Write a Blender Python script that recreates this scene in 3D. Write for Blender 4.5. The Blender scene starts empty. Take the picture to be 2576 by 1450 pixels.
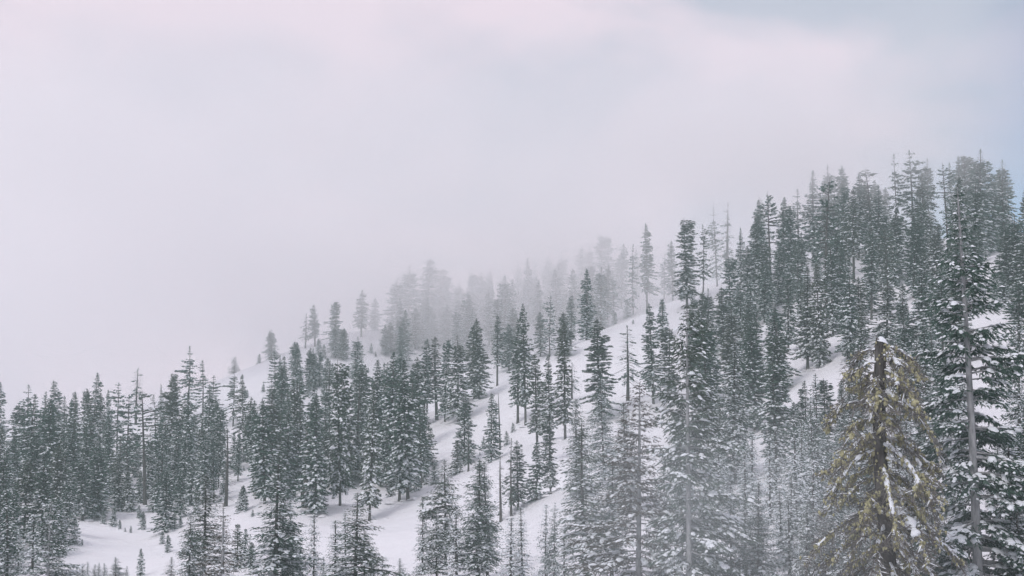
import bpy, math, random
import numpy as np

# ------------------------------------------------------------------ camera, sky, sun, exposure
scn = bpy.context.scene
col = scn.collection
W, H_IMG = 1024.0, 576.0
FPX = 50.0 / 36.0 * W                       # focal length in pixels of the 1024 wide frame
PITCH = math.atan((397.2 - 288.0) / FPX)

cam_data = bpy.data.cameras.new('camera')
cam_data.lens = 50.0
cam_data.sensor_width = 36.0
cam_data.clip_start = 0.5
cam_data.clip_end = 6000.0
cam = bpy.data.objects.new('camera', cam_data)
cam.rotation_euler = (math.pi / 2 + PITCH, 0, 0)
col.objects.link(cam)
scn.camera = cam

SUN_EL, SUN_AZ = math.radians(48), math.radians(-140)    # azimuth from +Y towards +X: high, behind the camera to the left
world = bpy.data.worlds.new('World')
scn.world = world
world.use_nodes = True
nt = world.node_tree
nt.nodes.clear()


def N(tree, kind, **kw):
    n = tree.nodes.new(kind)
    for k, v in kw.items():
        if k in n.inputs:
            n.inputs[k].default_value = v
        else:
            setattr(n, k, v)
    return n


def build_world():
    L = nt.links.new
    out = N(nt, 'ShaderNodeOutputWorld')
    geo = N(nt, 'ShaderNodeTexCoord')
    sky = N(nt, 'ShaderNodeTexSky', sky_type='NISHITA')
    sky.sun_disc = False
    sky.sun_elevation = SUN_EL
    sky.sun_rotation = SUN_AZ
    sky.altitude = 2600
    sky.dust_density = 0.0
    sky.ozone_density = 4.0
    bg_sky = N(nt, 'ShaderNodeBackground')
    bg_sky.inputs['Strength'].default_value = 0.085
    L(sky.outputs[0], bg_sky.inputs['Color'])
    # cloud deck: soft lavender cloud with cooler grey thin places
    mp = N(nt, 'ShaderNodeMapping')
    mp.inputs['Scale'].default_value = (1.0, 1.0, 1.7)
    mp.inputs['Location'].default_value = (0.35, 0.2, 0.4)
    L(geo.outputs['Generated'], mp.inputs['Vector'])
    n1 = N(nt, 'ShaderNodeTexNoise')
    n1.inputs['Scale'].default_value = 4.0
    n1.inputs['Detail'].default_value = 6.0
    n1.inputs['Roughness'].default_value = 0.48
    n1.inputs['Distortion'].default_value = 0.5
    L(mp.outputs[0], n1.inputs['Vector'])
    ramp = N(nt, 'ShaderNodeValToRGB')
    ramp.color_ramp.elements[0].position = 0.42
    ramp.color_ramp.elements[0].color = (0.47, 0.505, 0.61, 1)
    ramp.color_ramp.elements[1].position = 0.60
    ramp.color_ramp.elements[1].color = (0.82, 0.69, 0.78, 1)
    L(n1.outputs['Fac'], ramp.inputs['Fac'])
    bg_cl = N(nt, 'ShaderNodeBackground')
    bg_cl.inputs['Strength'].default_value = 1.0
    L(ramp.outputs[0], bg_cl.inputs['Color'])
    # the deck thins out to blue towards the right hand side of the valley
    dot = N(nt, 'ShaderNodeVectorMath', operation='DOT_PRODUCT')
    a, e = math.radians(31), math.radians(5)
    dot.inputs[1].default_value = (math.sin(a) * math.cos(e), math.cos(a) * math.cos(e), math.sin(e))
    L(geo.outputs['Generated'], dot.inputs[0])
    n2 = N(nt, 'ShaderNodeTexNoise')
    n2.inputs['Scale'].default_value = 6.0
    n2.inputs['Detail'].default_value = 3.0
    L(geo.outputs['Generated'], n2.inputs['Vector'])
    ad = N(nt, 'ShaderNodeMath', operation='MULTIPLY_ADD')
    ad.inputs[1].default_value = 0.03
    L(n2.outputs['Fac'], ad.inputs[0])
    L(dot.outputs['Value'], ad.inputs[2])
    mr = N(nt, 'ShaderNodeMapRange', interpolation_type='SMOOTHERSTEP')
    mr.inputs['From Min'].default_value = 0.968
    mr.inputs['From Max'].default_value = 1.002
    mr.inputs['To Max'].default_value = 0.92
    L(ad.outputs[0], mr.inputs['Value'])
    mix = N(nt, 'ShaderNodeMixShader')
    L(mr.outputs[0], mix.inputs[0])
    L(bg_cl.outputs[0], mix.inputs[1])
    L(bg_sky.outputs[0], mix.inputs[2])
    L(mix.outputs[0], out.inputs['Surface'])


build_world()

sun_data = bpy.data.lights.new('sun', 'SUN')
sun_data.energy = 1.2
sun_data.angle = math.radians(20)
sun_data.color = (1.0, 0.95, 0.93)
sun = bpy.data.objects.new('sun', sun_data)
from mathutils import Vector
_sd = Vector((math.sin(SUN_AZ) * math.cos(SUN_EL), math.cos(SUN_AZ) * math.cos(SUN_EL), math.sin(SUN_EL)))
sun.rotation_euler = _sd.to_track_quat('Z', 'Y').to_euler()
col.objects.link(sun)

vs = scn.view_settings
vs.view_transform = 'Standard'
vs.look = 'None'
vs.exposure = 0.1
vs.gamma = 1.0
vs.use_curve_mapping = False
scn.cycles.volume_bounces = 8
scn.cycles.volume_step_rate = 4.0
scn.cycles.max_bounces = 12
scn.cycles.diffuse_bounces = 3
scn.cycles.transparent_max_bounces = 8
scn.cycles.use_adaptive_sampling = True
scn.cycles.adaptive_threshold = 0.04
scn.cycles.use_denoising = True

# ------------------------------------------------------------------ helpers
CP, SP = math.cos(PITCH), math.sin(PITCH)


def ray(u, v):
    """direction through a pixel of the 1024x576 frame, scaled to unit depth (y = 1)"""
    dx, dy = (u - 512.0) / FPX, (288.0 - v) / FPX
    y = CP - SP * dy
    return dx / y, (SP + CP * dy) / y


def project(x, y, z):
    d = y * CP + z * SP
    return 512.0 + FPX * x / d, 288.0 - FPX * (-y * SP + z * CP) / d


def lattice_noise(x, y, scale, seed):
    r = np.random.default_rng(seed)
    g = r.random((256, 256))
    fx, fy = x / scale + 1000.3, y / scale + 1000.7
    ix, iy = np.floor(fx).astype(int), np.floor(fy).astype(int)
    tx, ty = fx - ix, fy - iy
    tx, ty = tx * tx * tx * (tx * (6 * tx - 15) + 10), ty * ty * ty * (ty * (6 * ty - 15) + 10)
    a, b = g[ix % 256, iy % 256], g[(ix + 1) % 256, iy % 256]
    c, d = g[ix % 256, (iy + 1) % 256], g[(ix + 1) % 256, (iy + 1) % 256]
    return (a + (b - a) * tx) * (1 - ty) + (c + (d - c) * tx) * ty - 0.5


def tag(o, label=None, category=None, group=None, kind=None):
    if label: o['label'] = label
    if category: o['category'] = category
    if group: o['group'] = group
    if kind: o['kind'] = kind
    return o


# ------------------------------------------------------------------ materials
def material(name, build):
    m = bpy.data.materials.new(name)
    m.use_nodes = True
    t = m.node_tree
    t.nodes.clear()
    out = N(t, 'ShaderNodeOutputMaterial')
    p = N(t, 'ShaderNodeBsdfPrincipled')
    t.links.new(p.outputs[0], out.inputs['Surface'])
    build(t, p, t.links.new)
    return m


def mix_rgb(t, fac, a, b, L):
    m = N(t, 'ShaderNodeMix', data_type='RGBA')
    if hasattr(fac, 'links'): L(fac, m.inputs[0])
    else: m.inputs[0].default_value = fac
    for s, c in ((6, a), (7, b)):
        if hasattr(c, 'links'): L(c, m.inputs[s])
        else: m.inputs[s].default_value = (*c, 1)
    return m.outputs[2]


def ramp_node(t, src, p0, p1, L):
    r = N(t, 'ShaderNodeMapRange')
    r.inputs['From Min'].default_value = p0
    r.inputs['From Max'].default_value = p1
    L(src, r.inputs['Value'])
    return r.outputs[0]


def noise(t, scale, detail, L, coord='Object', vec=None):
    n = N(t, 'ShaderNodeTexNoise')
    n.inputs['Scale'].default_value = scale
    n.inputs['Detail'].default_value = detail
    if vec is None:
        vec = N(t, 'ShaderNodeTexCoord').outputs[coord]
    L(vec, n.inputs['Vector'])
    return n.outputs['Fac']


def m_needles(base, dark, brown):
    def f(t, p, L):
        g = N(t, 'ShaderNodeNewGeometry')
        oi = N(t, 'ShaderNodeObjectInfo')
        c = mix_rgb(t, g.outputs['Random Per Island'], dark, base, L)
        k = N(t, 'ShaderNodeMath', operation='POWER')
        L(oi.outputs['Random'], k.inputs[0])
        k.inputs[1].default_value = 2.5
        k2 = N(t, 'ShaderNodeMath', operation='MULTIPLY')
        L(k.outputs[0], k2.inputs[0])
        k2.inputs[1].default_value = 0.5
        c = mix_rgb(t, k2.outputs[0], c, brown, L)
        L(c, p.inputs['Base Color'])
        p.inputs['Roughness'].default_value = 0.75
        p.inputs['Specular IOR Level'].default_value = 0.25
    return f


def m_bark(a, b, scale):
    def f(t, p, L):
        tc = N(t, 'ShaderNodeTexCoord')
        mp = N(t, 'ShaderNodeMapping')
        mp.inputs['Scale'].default_value = (1, 1, 0.25)
        L(tc.outputs['Object'], mp.inputs['Vector'])
        n = noise(t, scale, 5, L, vec=mp.outputs[0])
        L(mix_rgb(t, ramp_node(t, n, 0.35, 0.65, L), a, b, L), p.inputs['Base Color'])
        p.inputs['Roughness'].default_value = 0.9
        p.inputs['Specular IOR Level'].default_value = 0.2
        bp = N(t, 'ShaderNodeBump')
        bp.inputs['Strength'].default_value = 0.7
        bp.inputs['Distance'].default_value = 0.03
        L(n, bp.inputs['Height'])
        L(bp.outputs[0], p.inputs['Normal'])
    return f


def m_tree_snow(t, p, L):
    n = noise(t, 3.0, 4, L)
    L(mix_rgb(t, n, (0.77, 0.82, 0.86), (0.84, 0.88, 0.91), L), p.inputs['Base Color'])
    p.inputs['Roughness'].default_value = 0.85
    p.inputs['Specular IOR Level'].default_value = 0.2
    bp = N(t, 'ShaderNodeBump')
    bp.inputs['Strength'].default_value = 0.4
    bp.inputs['Distance'].default_value = 0.05
    L(noise(t, 9.0, 3, L), bp.inputs['Height'])
    L(bp.outputs[0], p.inputs['Normal'])


def m_ground_snow(t, p, L):
    tc = N(t, 'ShaderNodeTexCoord')
    n = noise(t, 0.05, 5, L, vec=tc.outputs['Object'])
    L(mix_rgb(t, n, (0.80, 0.81, 0.845), (0.88, 0.875, 0.90), L), p.inputs['Base Color'])
    p.inputs['Roughness'].default_value = 0.7
    p.inputs['Specular IOR Level'].default_value = 0.25
    mp = N(t, 'ShaderNodeMapping')
    mp.inputs['Scale'].default_value = (0.25, 0.6, 0.6)
    mp.inputs['Rotation'].default_value = (0, 0, math.radians(25))
    L(tc.outputs['Object'], mp.inputs['Vector'])
    n2 = noise(t, 0.55, 5, L, vec=mp.outputs[0])
    n3 = noise(t, 1.6, 4, L, vec=tc.outputs['Object'])
    ad = N(t, 'ShaderNodeMath', operation='MULTIPLY_ADD')
    ad.inputs[1].default_value = 0.25
    L(n3, ad.inputs[0]); L(n2, ad.inputs[2])
    bp = N(t, 'ShaderNodeBump')
    bp.inputs['Strength'].default_value = 0.8
    bp.inputs['Distance'].default_value = 0.6
    L(ad.outputs[0], bp.inputs['Height'])
    L(bp.outputs[0], p.inputs['Normal'])


def m_plain(a, b, scale, rough=0.9):
    def f(t, p, L):
        g = N(t, 'ShaderNodeNewGeometry')
        n = noise(t, scale, 4, L)
        k = N(t, 'ShaderNodeMath', operation='MULTIPLY_ADD')
        k.inputs[1].default_value = 0.5
        L(g.outputs['Random Per Island'], k.inputs[0])
        k2 = N(t, 'ShaderNodeMath', operation='MULTIPLY')
        k2.inputs[1].default_value = 0.5
        L(n, k2.inputs[0]); L(k2.outputs[0], k.inputs[2])
        L(mix_rgb(t, k.outputs[0], a, b, L), p.inputs['Base Color'])
        p.inputs['Roughness'].default_value = rough
        p.inputs['Specular IOR Level'].default_value = 0.15
    return f


MAT = {
    'needles': material('needles', m_needles((0.112, 0.186, 0.148), (0.043, 0.082, 0.066), (0.14, 0.13, 0.095))),
    'needles_rust': material('needles_rust', m_needles((0.135, 0.115, 0.088), (0.055, 0.056, 0.046), (0.15, 0.10, 0.075))),
    'bark': material('bark', m_bark((0.050, 0.047, 0.044), (0.125, 0.118, 0.112), 5.0)),
    'bark_pale': material('bark_pale', m_bark((0.22, 0.23, 0.235), (0.40, 0.41, 0.415), 6.0)),
    'bark_red': material('bark_red', m_bark((0.20, 0.14, 0.12), (0.36, 0.27, 0.25), 4.0)),
    'tree_snow': material('tree_snow', m_tree_snow),
    'ground_snow': material('ground_snow', m_ground_snow),
    'moss': material('moss', m_plain((0.25, 0.243, 0.135), (0.54, 0.525, 0.335), 7.0)),
    'dead_twig': material('dead_twig', m_plain((0.11, 0.106, 0.10), (0.30, 0.29, 0.275), 4.0)),
    'rock': material('rock', m_plain((0.13, 0.12, 0.105), (0.26, 0.245, 0.22), 2.0)),
}

# ------------------------------------------------------------------ the snow slope (one height field)
# (column, row) in a 2576 px wide view of the place, distance in metres
CTRL = [
    (-300, 1450, 140), (-300, 1250, 220), (-300, 1140, 330), (-300, 1120, 430),
    (0, 1600, 95), (0, 1450, 140), (0, 1300, 200), (0, 1200, 260), (0, 1130, 320), (0, 1085, 380), (0, 1105, 480),
    (160, 1350, 195), (160, 1250, 250), (160, 1150, 320), (160, 1085, 390),
    (300, 1600, 110), (300, 1450, 175), (300, 1370, 205), (300, 1312, 232), (300, 1262, 262), (300, 1200, 300), (300, 1130, 350), (300, 1075, 400), (300, 1095, 460),
    (450, 1450, 165), (450, 1370, 200), (450, 1310, 232), (450, 1220, 285), (450, 1120, 345), (450, 1040, 395), (450, 1010, 415), (450, 1030, 470),
    (600, 1600, 110), (600, 1450, 150), (600, 1345, 185), (600, 1292, 208), (600, 1285, 228), (600, 1200, 280), (600, 1100, 340), (600, 1000, 395), (600, 940, 430), (600, 962, 490),
    (680, 905, 440), (680, 1268, 212), (680, 1262, 230),
    (800, 1600, 105), (800, 1450, 140), (800, 1350, 180), (800, 1280, 215), (800, 1200, 265), (800, 1080, 330), (800, 960, 400), (800, 880, 445), (800, 858, 460), (800, 872, 520),
    (940, 1325, 203), (940, 1300, 228), (1020, 1250, 214), (1020, 1232, 244), (1100, 1212, 224), (1100, 1195, 252), (1200, 1180, 232), (1200, 1150, 268), (1300, 1120, 242),
    (1000, 1400, 172), (1150, 1320, 182), (1200, 1262, 203), (1000, 1450, 152), (1000, 1600, 110), (1200, 1450, 130), (1200, 1600, 98),
    (1000, 1180, 275), (1000, 1105, 308), (1010, 1085, 318), (1010, 1085, 360), (1000, 960, 430), (1000, 860, 475), (1000, 830, 490), (1000, 850, 560),
    (930, 838, 470), (905, 900, 440),
    (1190, 1065, 300), (1190, 1000, 330), (1190, 1000, 366), (1190, 930, 425), (1190, 840, 490), (1190, 800, 540),
    (1280, 1050, 290), (1280, 968, 335), (1280, 976, 372),
    (1440, 1350, 135), (1440, 1450, 110), (1330, 1312, 163), (1410, 1235, 168), (1440, 1225, 176), (1340, 1280, 200), (1440, 1200, 205), (1440, 1100, 243), (1440, 1000, 292), (1440, 900, 345), (1440, 870, 365), (1440, 886, 402), (1440, 800, 485), (1440, 760, 545),
    (1540, 825, 378), (1540, 840, 415), (1540, 900, 345), (1540, 1000, 295), (1540, 1100, 250), (1540, 1200, 205), (1540, 1300, 150), (1540, 1450, 105),
    (1700, 755, 395), (1700, 768, 432), (1700, 850, 350), (1700, 950, 305), (1700, 1050, 255), (1700, 1150, 210), (1700, 1300, 150), (1700, 1450, 100), (1700, 1600, 80),
    (1870, 705, 405), (1870, 712, 445), (1870, 700, 525), (1870, 800, 350), (1870, 900, 300), (1870, 1030, 245), (1870, 1150, 195), (1870, 1300, 140), (1870, 1450, 95),
    (2100, 640, 400), (2100, 640, 450), (2100, 740, 330), (2100, 840, 275), (2100, 950, 230), (2100, 1080, 180), (2100, 1250, 130), (2100, 1450, 90), (2100, 1600, 75),
    (2300, 620, 370), (2300, 620, 430), (2300, 750, 290), (2300, 900, 225), (2300, 1050, 170), (2300, 1250, 120), (2300, 1450, 85),
    (2480, 652, 300), (2480, 645, 345), (2480, 800, 240), (2480, 950, 190), (2480, 1150, 140), (2480, 1450, 80), (2480, 1640, 62),
    (2720, 620, 295), (2720, 800, 225), (2720, 1000, 170), (2720, 1300, 110),
]
WORLD_CTRL = [(0, 0, -2.5), (0, 30, -8), (-30, 20, -8), (30, 20, -6), (-60, 60, -17), (60, 40, -8), (-120, 100, -18), (130, 80, -2),
              (0, -60, 1), (-120, -60, -6), (120, -60, 6), (-250, 300, -12), (-260, 500, -18), (-300, 120, -20), (-250, 720, -14),
              (0, 720, 22), (250, 720, 52), (330, 420, 50), (330, 150, 16), (480, 700, 60), (-480, 700, -20), (480, 0, 20), (-480, 0, -20)]


def make_terrain_fn():
    P = []
    for u, v, y in CTRL:
        a, b = ray(u / 2576.0 * 1024.0, v / 1450.0 * 576.4)
        P.append((a * y, y, b * y))
    P += WORLD_CTRL
    P = np.array(P, float)
    X = P[:, :2] / 100.0
    n = len(P)

    def U(d2):
        return np.where(d2 > 1e-12, 0.5 * d2 * np.log(np.maximum(d2, 1e-12)), 0.0)
    d2 = ((X[:, None] - X[None]) ** 2).sum(-1)
    A = np.zeros((n + 3, n + 3))
    A[:n, :n] = U(d2) + np.eye(n) * 0.0008
    A[:n, n] = 1; A[:n, n + 1:] = X
    A[n, :n] = 1; A[n + 1:, :n] = X.T
    wts = np.linalg.solve(A, np.concatenate([P[:, 2], np.zeros(3)]))

    def h(x, y):
        out = np.empty(x.shape)
        xf, yf, of = x.ravel() / 100.0, y.ravel() / 100.0, out.ravel()
        for i in range(0, len(xf), 20000):
            q = (xf[i:i + 20000, None] - X[None, :, 0]) ** 2 + (yf[i:i + 20000, None] - X[None, :, 1]) ** 2
            of[i:i + 20000] = U(q) @ wts[:n] + wts[n] + wts[n + 1] * xf[i:i + 20000] + wts[n + 2] * yf[i:i + 20000]
        return of.reshape(x.shape)
    return h


GX0, GX1, GY0, GY1, GS = -480.0, 480.0, -60.0, 759.0, 3.0
_h = make_terrain_fn()
gx = np.arange(GX0, GX1 + 0.1, GS)
gy = np.arange(GY0, GY1 + 0.1, GS)
GXX, GYY = np.meshgrid(gx, gy)
GZ = _h(GXX, GYY)
GZ += 1.1 * lattice_noise(GXX, GYY, 22.0, 1) + 0.5 * lattice_noise(GXX, GYY, 9.0, 2) + 0.22 * lattice_noise(GXX, GYY, 6.0, 3)
_rx, _ry = GXX * .87 + GYY * .5, GYY * .87 - GXX * .5
GZ += 0.9 * lattice_noise(_rx * .35, _ry, 11.0, 7)          # wind drifts


def ground(x, y):
    x = np.clip(np.asarray(x, float), GX0, GX1 - 0.01)
    y = np.clip(np.asarray(y, float), GY0, GY1 - 0.01)
    fx, fy = (x - GX0) / GS, (y - GY0) / GS
    ix, iy = fx.astype(int), fy.astype(int)
    tx, ty = fx - ix, fy - iy
    return (GZ[iy, ix] * (1 - tx) + GZ[iy, ix + 1] * tx) * (1 - ty) + (GZ[iy + 1, ix] * (1 - tx) + GZ[iy + 1, ix + 1] * tx) * ty


_YS = np.arange(30.0, 640.0, 0.4)


def hit(u, v):
    """distance at which the ray through (u, v) first meets the slope"""
    a, b = ray(u, v)
    g = ground(a * _YS, _YS) - b * _YS
    k = np.argmax(g > 0)
    return float(_YS[k]) if g[k] > 0 else None


class Acc:
    def __init__(self):
        self.v, self.f, self.m, self.n = [], [], [], 0

    def add(self, v, f, mat=0):
        v = np.asarray(v, float).reshape(-1, 3)
        f = np.asarray(f, int).reshape(-1, 3)
        self.v.append(v); self.f.append(f + self.n); self.m.append(np.full(len(f), mat, int))
        self.n += len(v)

    def stamp(self, tv, tf, O, Fw, Sd, Up, lx, ly, lz, mat=0):
        """copies of a template placed by origins and frames"""
        O, Fw, Sd, Up = (np.asarray(a, float) for a in (O, Fw, Sd, Up))
        if not len(O): return
        lx, ly, lz = (np.asarray(a, float).reshape(-1, 1, 1) for a in (lx, ly, lz))
        V = (O[:, None] + Fw[:, None] * (tv[None, :, 0:1] * lx) + Sd[:, None] * (tv[None, :, 1:2] * ly) + Up[:, None] * (tv[None, :, 2:3] * lz))
        Fc = tf[None] + (np.arange(len(O)) * len(tv))[:, None, None]
        self.add(V.reshape(-1, 3), Fc.reshape(-1, 3), mat)

    def tube(self, pts, rad, sides=5, mat=0, cap=True):
        pts = np.asarray(pts, float)
        rad = np.asarray(rad, float)
        t = np.gradient(pts, axis=0)
        t /= np.linalg.norm(t, axis=1, keepdims=True) + 1e-9
        ref = np.array([0, 0, 1.0]) if abs(t[0][2]) < 0.8 else np.array([1.0, 0, 0])
        s = np.cross(t, ref); s /= np.linalg.norm(s, axis=1, keepdims=True) + 1e-9
        b = np.cross(s, t)
        a = np.linspace(0, 2 * np.pi, sides, endpoint=False)
        V = pts[:, None] + rad[:, None, None] * (np.cos(a)[None, :, None] * s[:, None] + np.sin(a)[None, :, None] * b[:, None])
        n = len(pts)
        F = []
        for i in range(n - 1):
            for j in range(sides):
                p, q = i * sides + j, i * sides + (j + 1) % sides
                F += [(p, q, q + sides), (p, q + sides, p + sides)]
        V = V.reshape(-1, 3)
        if cap:
            V = np.vstack([V, pts[-1:]])
            for j in range(sides):
                F.append(((n - 1) * sides + j, (n - 1) * sides + (j + 1) % sides, n * sides))
        self.add(V, F, mat)

    def mesh(self, name, mats, smooth=False):
        me = bpy.data.meshes.new(name)
        if self.n:
            V = np.vstack(self.v); F = np.vstack(self.f); M = np.concatenate(self.m)
            me.vertices.add(len(V)); me.vertices.foreach_set('co', V.astype(np.float32).ravel())
            me.loops.add(len(F) * 3); me.loops.foreach_set('vertex_index', F.astype(np.int32).ravel())
            me.polygons.add(len(F))
            me.polygons.foreach_set('loop_start', np.arange(0, len(F) * 3, 3, dtype=np.int32))
            me.polygons.foreach_set('loop_total', np.full(len(F), 3, np.int32))
            for m in mats: me.materials.append(MAT[m])
            me.polygons.foreach_set('material_index', M.astype(np.int32))
            if smooth: me.polygons.foreach_set('use_smooth', np.ones(len(F), bool))
            me.update(calc_edges=True)
        return me


def build_ground():
    ny, nx = GZ.shape
    idx = np.arange(nx * ny).reshape(ny, nx)
    a, b, c, d = idx[:-1, :-1].ravel(), idx[:-1, 1:].ravel(), idx[1:, 1:].ravel(), idx[1:, :-1].ravel()
    A = Acc()
    A.add(np.stack([GXX.ravel(), GYY.ravel(), GZ.ravel()], 1), np.concatenate([np.stack([a, b, c], 1), np.stack([a, c, d], 1)]))
    o = bpy.data.objects.new('snow_slope', A.mesh('snow_slope', ['ground_snow'], True))
    col.objects.link(o)
    tag(o, 'smooth deep snow covering the forested mountainside', 'snow slope', kind='structure')


build_ground()

# ------------------------------------------------------------------ templates for needles and snow
def kite(b, e, w, vert=False):
    b, e = np.array(b, float), np.array(e, float)
    d = e - b
    n = np.array([0, 0, 1.0]) if vert else np.array([-d[1], d[0], 0]) / (np.hypot(d[0], d[1]) + 1e-9)
    m = b + d * 0.42
    return np.array([b, m + n * w, e, m - n * w]), np.array([[0, 1, 2], [0, 2, 3]])


def join(parts):
    V, F, n = [], [], 0
    for v, f in parts:
        V.append(v); F.append(f + n); n += len(v)
    return np.vstack(V), np.vstack(F)


def spray_template(seed):
    """a flat, drooping, fingered frond for trees seen from afar (unit length)"""
    r = np.random.default_rng(seed)
    P = [kite((0, 0, 0), (1, r.uniform(-.08, .08), 0), .11), kite((0.1, 0, 0), (0.95, 0, -.05), .15, True)]
    for s in (-1, 1):
        P.append(kite((.12, 0, 0), (r.uniform(.55, .75), s * r.uniform(.3, .48), 0), .105))
        P.append(kite((.40, 0, 0), (r.uniform(.8, .98), s * r.uniform(.18, .34), 0), .09))
        P.append(kite((.3, s * .05, 0), (r.uniform(.45, .7), s * r.uniform(.1, .3), r.uniform(-.4, -.22)), .09, True))
    v, f = join(P)
    v[:, 2] += -.22 * v[:, 0] ** 2 - .30 * np.abs(v[:, 1])
    return v, f


def brush_template(seed):
    """one needle-clad twig for trees that stand close (unit length)"""
    r = np.random.default_rng(seed)
    P = [kite((0, 0, 0), (1, 0, 0), .10), kite((0, 0, 0), (1, 0, 0), .10, True)]
    V, F = [], []
    for i, x in enumerate(np.linspace(.08, .9, 8)):
        a = i * 2.4 + r.uniform(-.4, .4)
        ln = .25 * (1 - .35 * x) * r.uniform(.8, 1.25)
        c, s = math.cos(a), math.sin(a)
        n = len(V)
        V += [(x - .035, 0, 0), (x + .10, ln * c, ln * s), (x + .05, 0, 0)]
        V += [(x - .01, 0, 0), (x + .12, -ln * c, -ln * s * .8), (x + .08, 0, 0)]
        F += [(n, n + 1, n + 2), (n + 3, n + 4, n + 5)]
    P.append((np.array(V), np.array(F)))
    v, f = join(P)
    v[:, 2] += -.12 * v[:, 0] ** 2
    return v, f


def lump_template(seed, sides=6, rings=1):
    r = np.random.default_rng(seed)
    V, F = [], []
    for k in range(rings + 1):
        if k == rings:
            V.append((.5 + r.uniform(-.1, .1), r.uniform(-.05, .05), .30)); break
        sc, z = (1.0, -0.02) if k == 0 else (.68, .22)
        for j in range(sides):
            a = 2 * math.pi * j / sides
            q = r.uniform(.75, 1.15) * sc
            V.append((.5 + .5 * q * math.cos(a), .31 * q * math.sin(a), z + r.uniform(-.03, .03)))
    for k in range(rings):
        for j in range(sides):
            p, q = k * sides + j, k * sides + (j + 1) % sides
            if k == rings - 1: F.append((p, q, rings * sides))
            else: F += [(p, q, q + sides), (p, q + sides, p + sides)]
    V = np.array(V)
    V[:, 2] -= .22 * V[:, 0] ** 2
    return V, np.array(F)


SPRAYS = [spray_template(i) for i in range(4)]
BRUSHES = [brush_template(i) for i in range(4)]
LUMPS = [lump_template(i) for i in range(4)]
LUMPS_FINE = [lump_template(i + 20, 8, 2) for i in range(5)]


def frames(D, rng, roll):
    """side and up vectors for forward directions D, rolled at random about D"""
    D = D / (np.linalg.norm(D, axis=1, keepdims=True) + 1e-9)
    S = np.cross(np.array([0, 0, 1.0]), D)
    S /= np.linalg.norm(S, axis=1, keepdims=True) + 1e-9
    Up = np.cross(D, S)
    a = rng.normal(0, roll, len(D))[:, None]
    return D, S * np.cos(a) + Up * np.sin(a), Up * np.cos(a) - S * np.sin(a)


# ------------------------------------------------------------------ conifers
def profile_fn(kind):
    def column(t):   # t = 0 at the foot of the crown, 1 at the tip
        return np.clip(1 - t, 0, 1) ** 0.7 * (0.72 + 0.28 * np.clip(t * 4, 0, 1))
    def cone(t): return np.clip(1 - t, 0, 1) ** 0.95 * (0.85 + 0.15 * np.clip(t * 6, 0, 1))
    def spire(t): return np.clip(1 - t, 0, 1) ** 0.75
    def flat(t): return np.clip((1 - t) * 2.2, 0, 1) ** .8 * (0.6 + 0.4 * np.clip(t * 2, 0, 1))
    def blunt(t): return np.clip(1 - t, 0, 1) ** 0.48 * (0.72 + 0.28 * np.clip(t * 4, 0, 1))
    return dict(column=column, cone=cone, spire=spire, flat=flat, blunt=blunt)[kind]


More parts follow.
